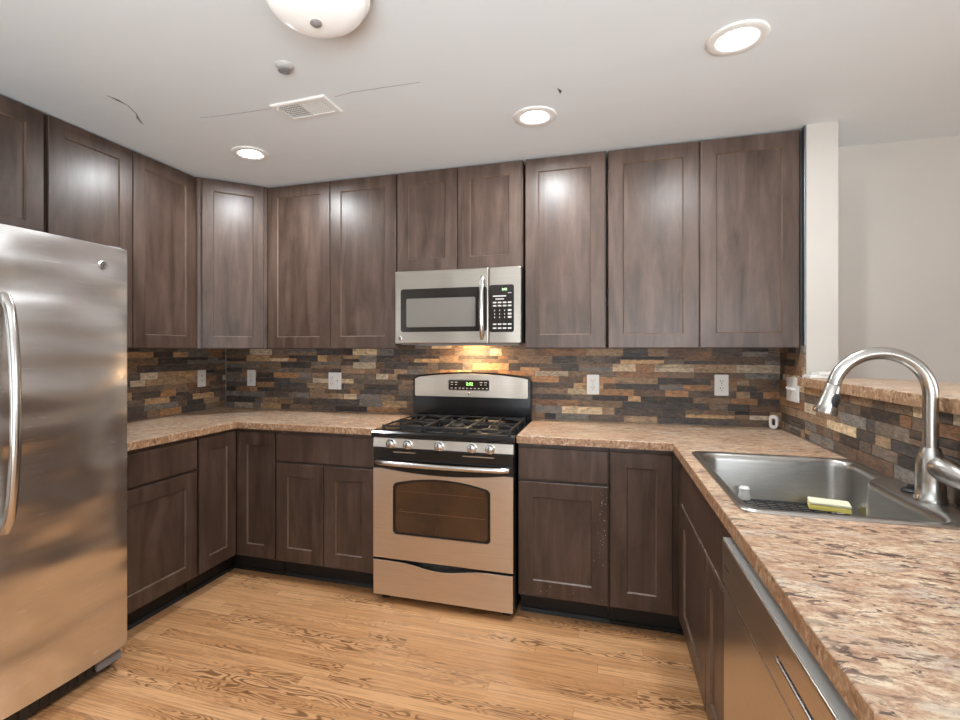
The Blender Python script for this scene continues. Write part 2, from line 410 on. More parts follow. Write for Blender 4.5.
# ------------------------------------------------------------------ slate backsplash (tiles of one surface, one mesh per wall)
rng = random.Random(11)
SL = [((72, 64, 60), 5), ((60, 57, 57), 5), ((92, 82, 75), 5), ((84, 68, 58), 4), ((108, 91, 76), 4), ((128, 108, 88), 3), ((150, 124, 94), 2.2), ((114, 86, 66), 2.5), ((134, 102, 74), 1.6), ((152, 141, 126), 1.6), ((164, 148, 124), 1.3), ((98, 95, 93), 3.5), ((48, 44, 43), 2.5)]
def slate(u0, u1, z0, z1, place, name, label, hs=(0.033, 0.038, 0.046)):
    bm = B(); cl = bm.loops.layers.float_color.new('tile')
    def add(a, b, c, d, t, col):
        fs = box(bm, 0, 1, 0, 1, 0, 1)
        vs = set(v for f in fs for v in f.verts)
        for v in vs:
            uu = a if v.co.x < .5 else b; dd = 0.0005 if v.co.y < .5 else t; zz = c if v.co.z < .5 else d
            v.co = Vector(place(uu, dd, zz))
        for f in fs:
            for l in f.loops: l[cl] = (*col, 1)
        bmesh.ops.recalc_face_normals(bm, faces=fs)
    add(u0, u1, z0, z1, 0.0035, sr(112, 94, 78))
    g = 0.0011
    z = z0
    while z < z1 - 0.006:
        h = rng.choice(hs)
        if z1 - (z + h) < 0.015: h = z1 - z
        u = u0 - rng.uniform(0, 0.1); 
        while u < u1:
            ln = rng.choice((0.07, 0.10, 0.13, 0.16, 0.20, 0.25)) * rng.uniform(0.9, 1.1)
            a, b = max(u, u0), min(u + ln, u1); u += ln
            if b - a < 0.008: continue
            c = sr(*rng.choices([s[0] for s in SL], [s[1] for s in SL])[0]); k = rng.uniform(1.0, 1.4)
            col = (c[0] * k * 1.04, c[1] * k, c[2] * k * 0.94)
            if h > 0.04 and rng.random() < 0.25:
                hm = z + h * rng.choice((0.45, 0.55))
                add(a + g, b - g, z + g, hm - g, rng.uniform(0.006, 0.009), col)
                c2 = sr(*rng.choices([s[0] for s in SL], [s[1] for s in SL])[0])
                add(a + g, b - g, hm + g, z + h - g, rng.uniform(0.006, 0.009), c2)
            else:
                add(a + g, b - g, z + g, z + h - g, rng.uniform(0.006, 0.0095), col)
        z += h
    return struct(obj(name, bm, TILEM), label)
slate(0.010, XW + 0.002, CT + 0.001, ZU + 0.025, lambda u, d, z: (u, -d, z), 'trim_2', 'slate mosaic backsplash along the back wall')
slate(-1.47, -0.010, CT + 0.001, ZU - 0.001, lambda u, d, z: (d, u, z), 'trim_3', 'slate mosaic backsplash on the left wall')
slate(YS + 0.001, -0.010, CT + 0.001, ZU + 0.010, lambda u, d, z: (XW + 0.003 - d, u, z), 'trim_4', 'slate mosaic on the short wall beside the switches', (0.034, 0.044))
slate(PE, YS - 0.001, CT + 0.001, 1.169, lambda u, d, z: (XW + 0.003 - d, u, z), 'trim_5', 'slate mosaic below the raised bar', (0.040, 0.048))

# ceiling cracks (real hairline ridges in the plaster)
ceil = bpy.data.objects['ceiling']
def crack(pts, w):
    bm = B(); n = len(pts); up, dn = [], []
    for i, (x, y) in enumerate(pts):
        ww = w * (0.3 + 0.7 * math.sin(PI * (i + 0.4) / n))
        up.append((x, y + ww)); dn.append((x, y - ww))
    prism(bm, up + dn[::-1], ZC - 0.0012, ZC - 0.0001)
    obj('plaster_crack', bm, CRACKM, ceil)
crack([(0.722, -1.514), (0.735, -1.475), (0.728, -1.422), (0.695, -1.354), (0.655, -1.300), (0.627, -1.258)], 0.004)
crack([(0.690, -1.345), (0.660, -1.318), (0.632, -1.270)], 0.005)
crack([(0.944, -1.239), (1.02, -1.229), (1.098, -1.226), (1.20, -1.222), (1.315, -1.219)], 0.0016)
crack([(1.64, -1.231), (1.731, -1.243), (1.88, -1.240), (2.028, -1.234)], 0.0014)
crack([(2.552, -1.03), (2.569, -1.005), (2.560, -0.985)], 0.006)

# ------------------------------------------------------------------ cabinets
FW = 0.072
def shaker(parent, name, x0, x1, z0, z1, y=0.0, stile=FW, rail=FW, t=0.019, flat=False):
    """shaker front standing on plane y, facing -y"""
    bm = B(); yf = y - t; yb = y - 0.001; c = 0.0022
    if flat:
        box(bm, x0, x1, yf, yb, z0, z1, bev=c, seg=2)
        return obj(name, bm, WOOD, parent)
    ix0, ix1, iz0, iz1 = x0 + stile, x1 - stile, z0 + rail, z1 - rail
    def ring(ax0, ax1, az0, az1, yy): return [bm.verts.new(p) for p in ((ax0, yy, az0), (ax1, yy, az0), (ax1, yy, az1), (ax0, yy, az1))]
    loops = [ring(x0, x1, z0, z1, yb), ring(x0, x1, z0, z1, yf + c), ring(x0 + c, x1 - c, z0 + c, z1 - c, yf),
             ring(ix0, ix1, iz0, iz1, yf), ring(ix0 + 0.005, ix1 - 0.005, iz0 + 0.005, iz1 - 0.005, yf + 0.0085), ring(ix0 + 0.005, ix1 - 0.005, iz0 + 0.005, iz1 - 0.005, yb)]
    fs = []
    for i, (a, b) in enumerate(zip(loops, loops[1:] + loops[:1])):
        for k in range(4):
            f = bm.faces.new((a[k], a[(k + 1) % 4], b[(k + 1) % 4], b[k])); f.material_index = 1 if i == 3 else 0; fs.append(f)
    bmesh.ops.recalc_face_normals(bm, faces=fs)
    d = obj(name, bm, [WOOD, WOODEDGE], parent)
    bm = B(); box(bm, ix0 + 0.0052, ix1 - 0.0052, yf + 0.0080, yb - 0.001, iz0 + 0.0052, iz1 - 0.0052)
    obj('panel', bm, WOOD, d)
    return d
def wall_cabinet(label, loc, rz, w, d, z0, z1, doors, group='wall cabinets'):
    t = thing('wall_cabinet', label, 'cabinet', (loc[0], loc[1], z0), rz, group)
    part_box('body', (0.001, w - 0.001, 0.0, d, 0.0, z1 - z0), [WOOD], t, 0.0015)
    for a, b in doors: shaker(t, 'door', a, b, 0.003, z1 - z0 - 0.006)
    return t
def base_body(t, w, d, hollow=False):
    z1 = 0.8795
    if hollow:
        bm = B()
        for q in ((0.001, 0.018, 0, d, 0.112, z1), (w - 0.018, w - 0.001, 0, d, 0.112, z1), (0.018, w - 0.018, d - 0.012, d, 0.112, z1), (0.018, w - 0.018, 0, d - 0.012, 0.112, 0.130), (0.018, w - 0.018, 0.0, 0.018, 0.130, z1), (0.001, w - 0.001, 0.085, d, 0.002, 0.112)):
            box(bm, *q)
        obj('body', bm, WOOD, t)
    else:
        bm = B(); prism(bm, [(0, 0.112), (0.085, 0.112), (0.085, 0.002), (d, 0.002), (d, z1), (0, z1)], 0.001, w - 0.001, 'x'); obj('body', bm, WOOD, t)
    bm = B(); prism(bm, [(0.058, 0.001), (0.0845, 0.001), (0.0845, 0.111), (0.074, 0.111), (0.074, 0.020), (0.068, 0.018)], 0.0, w, 'x'); obj('toe_kick', bm, BLACK, t)
def base_cabinet(label, loc, rz, w, d, fronts, hollow=False, group='base cabinets'):
    t = thing('base_cabinet', label, 'cabinet', (loc[0], loc[1], 0), rz, group)
    base_body(t, w, d, hollow)
    for kind, a, b, z0, z1 in fronts:
        if kind == 'door': shaker(t, 'door', a, b, z0, z1, rail=0.075)
        else: shaker(t, 'drawer' if kind == 'drawer' else 'drawer_front', a, b, z0, z1, flat=True)
    return t

ZD = ZC - 0.002
# back wall, left to right
wall_cabinet('tall two-door dark wall cabinet between corner cabinet and microwave', (0.612, FU), 0, 0.918, -FU - 0.001, ZU, ZD, [(0.003, 0.462), (0.467, 0.914)])
wall_cabinet('short two-door dark wall cabinet directly above the microwave', (1.534, FU), 0, 0.765, -FU - 0.001, 1.812, ZD, [(0.003, 0.380), (0.385, 0.760)])
wall_cabinet('single-door dark wall cabinet right of the microwave', (2.310, FU), 0, 0.438, -FU - 0.001, ZU, ZD, [(0.004, 0.433)])
wall_cabinet('two-door dark wall cabinet at the right end of the back wall', (2.757, FU), 0, 0.893, -FU - 0.001, ZU, ZD, [(0.004, 0.445), (0.451, 0.890)])
# left wall (facing +x): local x runs along +y
wall_cabinet('two-door dark wall cabinet on left wall beside the corner cabinet', (0.298, -1.474), R(90), 0.862, 0.296, ZU, ZD, [(0.004, 0.426), (0.431, 0.858)])
wall_cabinet('short dark wall cabinet above the refrigerator', (0.298, -2.40), R(90), 0.915, 0.296, 1.835, ZD, [(0.004, 0.452), (0.457, 0.911)])
# diagonal corner wall cabinet
t = thing('corner_wall_cabinet', 'diagonal single-door dark wall cabinet in the room corner', 'cabinet', (0, 0, ZU), 0, 'wall cabinets')
bm = B(); prism(bm, [(0.001, -0.001), (0.001, -0.610), (0.300, -0.610), (0.318, -0.604), (0.606, -0.318), (0.611, -0.302), (0.611, -0.001)], 0.0, ZD - ZU); obj('body', bm, WOOD, t)
dg = bpy.data.objects.new('door', None)
p0, p1 = Vector((0.324, -0.604)), Vector((0.607, -0.321)); ln = (p1 - p0).length
bpy.data.objects.remove(dg)
def shaker_at(parent, name, origin, rz, w, z0, z1, stile=FW):
    d = shaker(parent, name, 0, w, 0, z1 - z0, stile=stile)
    d.location = (*origin, z0); d.rotation_euler = (0, 0, rz)
    return d
e = (p1 - p0).normalized()
q0 = p0 + e * 0.020
shaker_at(t, 'door', (q0.x - 0.0015, q0.y + 0.0015), math.atan2(e.y, e.x), ln - 0.040, 0.003, ZD - ZU - 0.006, 0.062)

# base cabinets on the back wall
base_cabinet('two-door dark base cabinet with wide drawer left of the range', (0.906, FB), 0, 0.632, -FB - 0.012, [('drawer', 0.004, 0.626, 0.704, 0.858), ('door', 0.004, 0.312, 0.125, 0.690), ('door', 0.317, 0.626, 0.125, 0.690)])
base_cabinet('single-door dark base cabinet with drawer right of the range', (2.322, FB), 0, 0.438, -FB - 0.012, [('drawer', 0.004, 0.432, 0.704, 0.858), ('door', 0.004, 0.432, 0.125, 0.690)])
for c in bpy.data.objects:
    if c.parent and c.parent.get('label', '').startswith('single-door dark base cabinet') and c.name.startswith('door'):
        bm = B(); rw = random.Random(3)
        for k in range(46):
            x = 0.432 - abs(rw.gauss(0.030, 0.018)) if k < 36 else rw.uniform(0.02, 0.42); z = rw.uniform(0.30, 0.66) if k < 36 else rw.uniform(0.13, 0.20); r = rw.uniform(0.0008, 0.0024)
            if not (0.364 < x < 0.428 or (k >= 36 and x < 0.43)): continue
            if k < 36 or z < 0.19: prism(bm, [(x - r, z), (x, z - r * 1.3), (x + r, z), (x, z + r * 1.6)], -0.0195, -0.0189, 'y')
        obj('chipped_finish', bm, WORN, c)['kind'] = 'stuff'
# corner cabinet at the left with two narrow doors meeting at the inside corner
t = thing('corner_base_cabinet', 'dark corner base cabinet with two narrow doors meeting at inside corner', 'cabinet', (0, 0, 0), 0, 'base cabinets')
bm = B(); prism(bm, [(0.012, -0.012), (0.012, -0.918), (0.612, -0.918), (0.612, -0.612), (0.903, -0.612), (0.903, -0.012)], 0.112, 0.8795)
prism(bm, [(0.012, -0.012), (0.012, -0.918), (0.527, -0.918), (0.527, -0.527), (0.903, -0.527), (0.903, -0.012)], 0.002, 0.1115); obj('body', bm, WOOD, t)
bm = B(); prism(bm, [(0.528, -0.918), (0.545, -0.918), (0.545, -0.545), (0.903, -0.545), (0.903, -0.528), (0.528, -0.528)], 0.001, 0.111)
prism(bm, [(0.5455, -0.918), (0.556, -0.918), (0.556, -0.556), (0.903, -0.556), (0.903, -0.5455), (0.5455, -0.5455)], 0.001, 0.019); obj('toe_kick', bm, BLACK, t)
shaker_at(t, 'door', (0.634, -0.612), 0, 0.262, 0.125, 0.860, 0.070)
d = shaker_at(t, 'door', (0.612, -0.914), R(90), 0.278, 0.125, 0.860, 0.070)
# left wall base
base_cabinet('dark base cabinet with drawer on left wall beside the refrigerator', (0.612, -1.462), R(90), 0.540, 0.600, [('drawer', 0.004, 0.530, 0.704, 0.858), ('door', 0.004, 0.530, 0.125, 0.690)])
# right corner cabinet (narrow full-height door) with its filler
t = thing('corner_base_cabinet', 'dark corner base cabinet with one narrow full-height door by the sink run', 'cabinet', (0, 0, 0), 0, 'base cabinets')
bm = B(); prism(bm, [(2.763, -0.012), (2.763, -0.612), (3.084, -0.612), (3.084, -0.70), (3.655, -0.70), (3.655, -0.012)], 0.112, 0.8795)
prism(bm, [(2.763, -0.012), (2.763, -0.527), (3.150, -0.527), (3.150, -0.70), (3.655, -0.70), (3.655, -0.012)], 0.002, 0.1115); obj('body', bm, WOOD, t)
bm = B(); prism(bm, [(2.763, -0.528), (2.763, -0.545), (3.132, -0.545), (3.132, -0.70), (3.149, -0.70), (3.149, -0.528)], 0.001, 0.111)
prism(bm, [(2.763, -0.5455), (2.763, -0.556), (3.121, -0.556), (3.121, -0.70), (3.1315, -0.70), (3.1315, -0.5455)], 0.001, 0.019); obj('toe_kick', bm, BLACK, t)
shaker_at(t, 'door', (2.772, -0.612), 0, 0.268, 0.125, 0.860, 0.068)
part_box('filler_strip', (3.066, 3.083, -0.700, -0.636, 0.113, 0.860), WOOD, t, 0.001)
# sink base in the peninsula (facing -x): local x runs along -y
t = base_cabinet('dark sink base cabinet with worn false front in the peninsula', (3.084, -0.703), R(-90), 0.938, 0.560, [('drawer_front', 0.004, 0.932, 0.664, 0.850), ('door', 0.004, 0.560, 0.125, 0.652), ('door', 0.565, 0.932, 0.125, 0.652)], hollow=True)
bm = B(); rw = random.Random(5); x = 0.02
while x < 0.925:
    w = rw.uniform(0.03, 0.11); x2 = min(x + w, 0.930)
    prism(bm, [(x, 0.6635), (x2, 0.6635), (x2, 0.6635 + rw.uniform(0.002, 0.005)), ((x + x2) / 2, 0.6635 + rw.uniform(0.001, 0.008)), (x, 0.6635 + rw.uniform(0.002, 0.004))], -0.0197, -0.0185, 'y'); x = x2 + rw.uniform(0, 0.02)
obj('chipped_edge', bm, WORN, t, label='pale chipped lower edge of the false front')
part_box('side_panel', (3.070, 3.655, PE + 0.012, PE + 0.032, 0.002, 0.8795), WOOD)
tag(bpy.data.objects['side_panel'], 'dark end panel closing the peninsula beyond the dishwasher', 'panel'); bpy.data.objects['side_panel'].name = 'peninsula_end_panel'

# ------------------------------------------------------------------ worktops
def slab(name, xs, ys, inside, z0, z1, label, m=COUNTER, bev=0.004):
    bm = B(); V = {}
    def vert(i, j, z):
        k = (i, j, z)
        if k not in V: V[k] = bm.verts.new((xs[i], ys[j], z))
        return V[k]
    nx, ny = len(xs) - 1, len(ys) - 1
    cell = {(i, j): inside((xs[i] + xs[i + 1]) / 2, (ys[j] + ys[j + 1]) / 2) for i in range(nx) for j in range(ny)}
    for (i, j), s in cell.items():
        if not s: continue
        for z in (z0, z1): bm.faces.new([vert(i, j, z), vert(i + 1, j, z), vert(i + 1, j + 1, z), vert(i, j + 1, z)])
        for di, dj, a, b in ((-1, 0, (i, j), (i, j + 1)), (1, 0, (i + 1, j), (i + 1, j + 1)), (0, -1, (i, j), (i + 1, j)), (0, 1, (i, j + 1), (i + 1, j + 1))):
            if not cell.get((i + di, j + dj), False):
                bm.faces.new([vert(*a, z0), vert(*b, z0), vert(*b, z1), vert(*a, z1)])
    bmesh.ops.recalc_face_normals(bm, faces=bm.faces[:])
    es = [e for e in bm.edges if len(e.link_faces) == 2 and e.calc_face_angle(0) > R(60) and abs(e.verts[0].co.z - e.verts[1].co.z) < 1e-6 and e.verts[0].co.z > z0 + 1e-4]
    bmesh.ops.bevel(bm, geom=es, offset=bev, segments=3, profile=0.5, affect='EDGES')
    bm.normal_update()
    for f in bm.faces: f.material_index = 1 if abs(f.normal.z) < 0.3 else 0
    return tag(obj(name, bm, [m, COUNTEREDGE]), label, 'worktop', 'granite look worktops')
ZK = 0.881
slab('worktop', [0.0115, 0.645, 1.541], [-1.470, -0.645, -0.0115], lambda x, y: x < 0.645 or y > -0.645, ZK, CT, 'mottled brown worktop running round the left corner to the range')
SX0, SX1, SY0, SY1 = 3.082, 3.644, -1.655, -0.850
slab('worktop', [2.319, 3.040, SX0 + 0.012, SX1 - 0.012, XW - 0.0075], [PE, SY0 + 0.012, SY1 - 0.012, -0.645, -0.0115],
     lambda x, y: (y > -0.645 or x > 3.04) and not (SX0 + .012 < x < SX1 - .012 and SY0 + .012 < y < SY1 - .012), ZK, CT, 'mottled brown worktop holding the sink on the peninsula')
# raised bar
bm = B()
pts = [(3.630, YS + 0.015), (XW - 0.009, YS + 0.015), (XW - 0.009, YS - 0.002), (3.800, YS - 0.002)]
for k in range(9):
    a = R(90 - 10 * k); pts.append((3.80 + 0.27 * math.cos(a), -0.66 + 0.298 * math.sin(a)))
pts += [(4.08, -0.75), (4.08, PE), (3.630, PE)]
prism(bm, pts[::-1], 1.1712, 1.214, bev=0.004, seg=3)
bm.normal_update()
for f in bm.faces: f.material_index = 1 if abs(f.normal.z) < 0.3 else 0
tag(obj('bar_top', bm, [COUNTER, COUNTEREDGE]), 'raised mottled brown bar ledge on the low wall behind the faucet', 'worktop', 'granite look worktops')

# ------------------------------------------------------------------ refrigerator
def emblem(parent, loc, r, rot):
    """round silver badge with a dark curled monogram"""
    bm = B(); lathe(bm, [(r, 0), (r, 0.0012), (r * 0.9, 0.002)], 28)
    o = obj('emblem', bm, HANDLEM, parent, smooth=True); o.location = loc; o.rotation_euler = rot
    bm = B()
    tube(bm, [(r * (0.62 - 0.035 * k) * math.cos(R(60 + 26 * k)), r * (0.62 - 0.035 * k) * math.sin(R(60 + 26 * k)), 0.0022) for k in range(17)], r * 0.11, 6)
    tube(bm, [(r * 0.1 * math.cos(a) + r * 0.1, r * 0.5 * math.sin(a) - 0.1 * r, 0.0022) for a in [R(20 * k) for k in range(12)]], r * 0.06, 6)
    obj('monogram', bm, SLOT, o)
t = thing('refrigerator', 'stainless side-by-side refrigerator on the left wall', 'refrigerator', (0.72, -2.391, 0), R(90))
# local: x 0..0.915 along +y, front faces local -y (= +x), doors y -0.08..-0.005
part_box('body', (0.002, 0.913, 0.0, 0.69, 0.045, 1.748), BLACKPLASTIC, t, 0.004)
fd = []
for a, b in ((0.003, 0.422), (0.428, 0.915)):
    bm = B(); n = 14; pts = []
    yf = lambda x: -0.074 - 0.010 * (1 - ((x - (a + b) / 2) / ((b - a) / 2)) ** 2)
    pts = [(b, -0.006), (a, -0.006), (a, -0.066), (a + 0.004, -0.072)]
    for k in range(1, n): x = a + 0.004 + (b - a - 0.008) * k / n; pts.append((x, yf(x)))
    pts += [(b - 0.004, -0.072), (b, -0.066)]
    prism(bm, pts, 0.096, 1.768, 'z', bev=0.0012, seg=1)
    fd.append(obj('door', bm, FRIDGEM, t, smooth=True))
for s, x in ((0, 0.375), (1, 0.452)):
    bm = B(); pts = [(x, -0.076, 0.735)]
    for k in range(0, 21):
        z = 0.735 + 0.79 * k / 20; y = -0.084 - 0.052 * math.sin(PI * k / 20) ** 0.45
        pts.append((x, y, z))
    pts.append((x, -0.076, 1.525))
    tube(bm, pts, [0.016] * len(pts), 12, 1.0); obj('handle', bm, HANDLEM, fd[s], smooth=True)
emblem(fd[1], (0.796, -0.0815, 1.686), 0.019, (R(90), 0, 0))
for x0 in (0.02, 0.850):
    bm = B(); box(bm, x0, x0 + 0.055, -0.055, 0.06, 1.7485, 1.778, 0.006); obj('hinge_cover', bm, GREYPLASTIC, t)
bm = B(); box(bm, 0.02, 0.905, -0.030, -0.002, 0.020, 0.090, 0.004)
for k in range(24): box(bm, 0.05 + k * 0.034, 0.05 + k * 0.034 + 0.022, -0.034, -0.0301, 0.035, 0.075)
obj('grille', bm, BLACKPLASTIC, t)
bm = B(); prism(bm, [(-0.046, 0.066), (-0.010, 0.088), (-0.010, 0.062), (-0.046, 0.036)], 0.80, 0.905, 'x'); obj('foot_trim', bm, GREYPLASTIC, t)
for x in (0.03, 0.83):
    bm = B(); box(bm, x, x + 0.05, 0.03, 0.10, 0.0, 0.0449, 0.003); obj('foot', bm, BLACKPLASTIC, t)
    bm = B(); box(bm, x, x + 0.05, 0.55, 0.62, 0.0, 0.0449, 0.003); obj('foot', bm, BLACKPLASTIC, t)

# ------------------------------------------------------------------ range
t = thing('gas_range', 'stainless gas range with black cooktop set into the back run', 'range', (1.5475, 0, 0), 0)
W = 0.765
part_box('body', (0.0, W, -0.640, -0.025, 0.030, 0.876), BLACKGLOSS, t, 0.003)
for x in (0.03, W - 0.07):
    for y in (-0.62, -0.10): part_box('foot', (x, x + 0.04, y, y + 0.04, 0.0, 0.0295), BLACKPLASTIC, t)
bm = B(); prism(bm, [(-0.020, 0.8765), (-0.655, 0.8765), (-0.682, 0.880), (-0.690, 0.888), (-0.690, 0.905), (-0.680, 0.914), (-0.640, 0.916), (-0.632, 0.905), (-0.11, 0.905), (-0.10, 0.912), (-0.020, 0.912)], -0.002, W + 0.002, 'x')
ck = obj('cooktop', bm, BLACKGLOSS, t)
# burners and grates
for bx, by, br in ((0.165, -0.50, 0.048), (0.165, -0.235, 0.040), (0.60, -0.50, 0.048), (0.60, -0.235, 0.040), (0.382, -0.37, 0.044)):
    bm = B(); lathe(bm, [(br + 0.02, 0.9052), (br + 0.012, 0.9075), (br, 0.908), (br, 0.916), (br - 0.004, 0.920), (0.006, 0.922)], 28, (bx, by, 0)); obj('burner', bm, IRON, t, smooth=True)
def bar(bm, p, q, w=0.009, h=0.008):
    p, q = Vector(p), Vector(q); d = (q - p); n = Vector((-d.y, d.x, 0)).normalized() * w / 2
    vs = []
    for zoff in (-h / 2, h / 2):
        for a in (p - n, q - n, q + n, p + n): vs.append(bm.verts.new((a.x, a.y, a.z + zoff)))
    fs = [bm.faces.new([vs[i] for i in f]) for f in ((3, 2, 1, 0), (4, 5, 6, 7), (0, 1, 5, 4), (1, 2, 6, 5), (2, 3, 7, 6), (3, 0, 4, 7))]
    bmesh.ops.recalc_face_normals(bm, faces=fs)
GZ = 0.938
for gx0, gx1 in ((0.035, 0.262), (0.270, 0.495), (0.503, 0.730)):
    bm = B(); y0, y1 = -0.615, -0.125; xm = (gx0 + gx1) / 2; ym = (y0 + y1) / 2
    for p, q in (((gx0, y0), (gx1, y0)), ((gx0, y1), (gx1, y1)), ((gx0, y0), (gx0, y1)), ((gx1, y0), (gx1, y1)), ((gx0, ym), (gx1, ym))):
        bar(bm, (*p, GZ - 0.006), (*q, GZ - 0.006))
    for cy in ((-0.50, -0.235) if abs(xm - 0.382) > 0.05 else (-0.37,)):
        for dx, dy in ((1, 0), (-1, 0), (0, 1), (0, -1)):
            ex = (gx1 if dx > 0 else gx0) if dx else xm
            ey = (min(y1, cy + 0.125) if dy > 0 else max(y0, cy - 0.125)) if dy else cy
            if abs(xm - 0.382) < 0.05 and dy: ey = y1 if dy > 0 else y0
            pin = (xm + dx * 0.022, cy + dy * 0.022, GZ + 0.004); mid = (xm + dx * 0.05, cy + dy * 0.05, GZ + 0.004)
            bar(bm, pin, mid); bar(bm, mid, (ex, ey, GZ - 0.003))
    for x in (gx0, gx1):
        for y in (y0, ym, y1): box(bm, x - 0.006, x + 0.006, y - 0.006, y + 0.006, 0.9055, GZ)
    obj('grate', bm, IRON, t)
# front control panel and knobs
bm = B(); prism(bm, [(-0.6405, 0.822), (-0.672, 0.822), (-0.680, 0.829), (-0.672, 0.876), (-0.6405, 0.876)], 0.004, W - 0.004, 'x'); cp = obj('control_panel', bm, STEEL, t)
for kx in (0.110, 0.205, 0.378, 0.552, 0.645):
    bm = B(); lathe(bm, [(0.026, -0.679), (0.026, -0.684), (0.0215, -0.686), (0.020, -0.706), (0.016, -0.709), (0.004, -0.7095)], 24, (kx, 0, 0.850), 'y')
    k = obj('knob', bm, HANDLEM, t, smooth=True)
    bm = B(); box(bm, kx - 0.0035, kx + 0.0035, -0.7125, -0.7097, 0.850 - 0.017, 0.850 + 0.017); obj('pointer', bm, DARKSTEEL, k)
# vent strip below the panel
bm = B(); box(bm, 0.004, W - 0.004, -0.676, -0.6405, 0.768, 0.8215, 0.002); obj('vent_trim', bm, BLACKGLOSS, t)
bm = B(); box(bm, 0.12, 0.245, -0.6790, -0.6762, 0.803, 0.808); obj('trim_bar', bm, HANDLEM, t)
bm = B(); box(bm, 0.50, 0.665, -0.6790, -0.6762, 0.803, 0.808); obj('trim_bar', bm, HANDLEM, t)
# oven door
bm = B(); box(bm, 0.004, W - 0.004, -0.672, -0.6405, 0.238, 0.766, 0.003); door = obj('oven_door', bm, BLACKGLOSS, t)
wx0, wx1, wz0, wz1 = 0.118, 0.646, 0.372, 0.640
def arch(x, x0, x1, zs, rise): u = (x - (x0 + x1) / 2) / ((x1 - x0) / 2); return zs + rise * (1 - u * u)
bm = B()
# stainless skin with an arched window opening: columns of quads
nx = 48; X0, X1, Z0, Z1 = 0.005, W - 0.005, 0.240, 0.716
def skin_quad(x0, x1, za0, za1, zb0, zb1):
    if max(zb0 - za0, zb1 - za1) < 1e-5: return
    for yy in (-0.680,):
        bm.faces.new([bm.verts.new(p) for p in ((x0, yy, za0), (x1, yy, za1), (x1, yy, zb1), (x0, yy, zb0))])
def top_edge(x):
    u = abs(x - W / 2) / (W / 2)
    return 0.716 - 0.022 * max(0.0, 1 - (u / 0.86) ** 2) 
xsn = sorted(set([X0, X1, wx0, wx1] + [X0 + (X1 - X0) * k / nx for k in range(nx + 1)] + [wx0 + 0.02 * (1 - math.cos(R(15 * k))) for k in range(7)] + [wx1 - 0.02 * (1 - math.cos(R(15 * k))) for k in range(7)]))
def wlow(x):
    e = min(x - wx0, wx1 - x); r = 0.02
    return wz0 + (r - math.sqrt(max(0, r * r - (r - e) ** 2)) if e < r else 0)
def whigh(x):
    e = min(x - wx0, wx1 - x); r = 0.02
    return arch(x, wx0, wx1, wz1, 0.036) - (r - math.sqrt(max(0, r * r - (r - e) ** 2)) if e < r else 0)
for a, b in zip(xsn, xsn[1:]):
    if b - a < 1e-6: continue
    if a >= wx0 - 1e-9 and b <= wx1 + 1e-9:
        skin_quad(a, b, Z0, Z0, wlow(a), wlow(b)); skin_quad(a, b, whigh(a), whigh(b), top_edge(a), top_edge(b))
    else: skin_quad(a, b, Z0, Z0, top_edge(a), top_edge(b))
bmesh.ops.remove_doubles(bm, verts=bm.verts[:], dist=1e-6)
r = bmesh.ops.extrude_face_region(bm, geom=bm.faces[:])
for v in [g for g in r['geom'] if isinstance(g, bmesh.types.BMVert)]: v.co.y = -0.6725
bmesh.ops.recalc_face_normals(bm, faces=bm.faces[:])
obj('door_skin', bm, STEEL, door)
bm = B(); pts = [(x, wlow(x)) for x in [wx0 + (wx1 - wx0) * k / 40 for k in range(41)]] + [(x, whigh(x)) for x in [wx1 - (wx1 - wx0) * k / 40 for k in range(41)]]
cx, cz = (wx0 + wx1) / 2, 0.51
outer = pts; inner = [(cx + (x - cx) * 0.945, cz + (z - cz) * 0.92) for x, z in pts]
va = [bm.verts.new((x, -0.6635, z)) for x, z in outer]; vb = [bm.verts.new((x, -0.6735, z)) for x, z in inner]
for k in range(len(va)):
    j = (k + 1) % len(va)
    if (va[k].co - va[j].co).length > 1e-7: bm.faces.new((va[k], va[j], vb[j], vb[k]))
obj('window_gasket', bm, BLACKGLOSS, door)
bm = B(); prism(bm, inner, -0.6745, -0.6722, 'y'); gl = obj('oven_window', bm, GLASSDARK, door)
RACK = plain('oven_rack_wire', (0.16, 0.075, 0.035), 0.4)
bm = B(); box(bm, wx0 + 0.03, wx1 - 0.03, -0.6750, -0.6746, 0.492, 0.4945); box(bm, wx0 + 0.03, wx1 - 0.03, -0.6750, -0.6746, 0.600, 0.6015); obj('rack', bm, RACK, gl)
bm = B(); pts = [(0.035, -0.676, 0.748)]
for k in range(25):
    x = 0.030 + (W - 0.060) * k / 24; pts.append((x, -0.690 - 0.030 * math.sin(PI * k / 24) ** 0.5, 0.750))
pts.append((W - 0.035, -0.676, 0.748))
tube(bm, pts, 0.0135, 12); obj('handle', bm, HANDLEM, door, smooth=True)
# drawer with curved finger pull
bm = B(); pts = [(0.005, 0.042), (W - 0.005, 0.042), (W - 0.005, 0.226)]
for k in range(31):
    x = W - 0.005 - (W - 0.01) * k / 30; u = abs(x - W / 2) / 0.24
    pts.append((x, 0.2265 - (0.026 * (0.5 + 0.5 * math.cos(PI * u)) if u < 1 else 0)))
prism(bm, pts, -0.680, -0.6405, 'y', bev=0.002); obj('drawer', bm, STEEL, t)
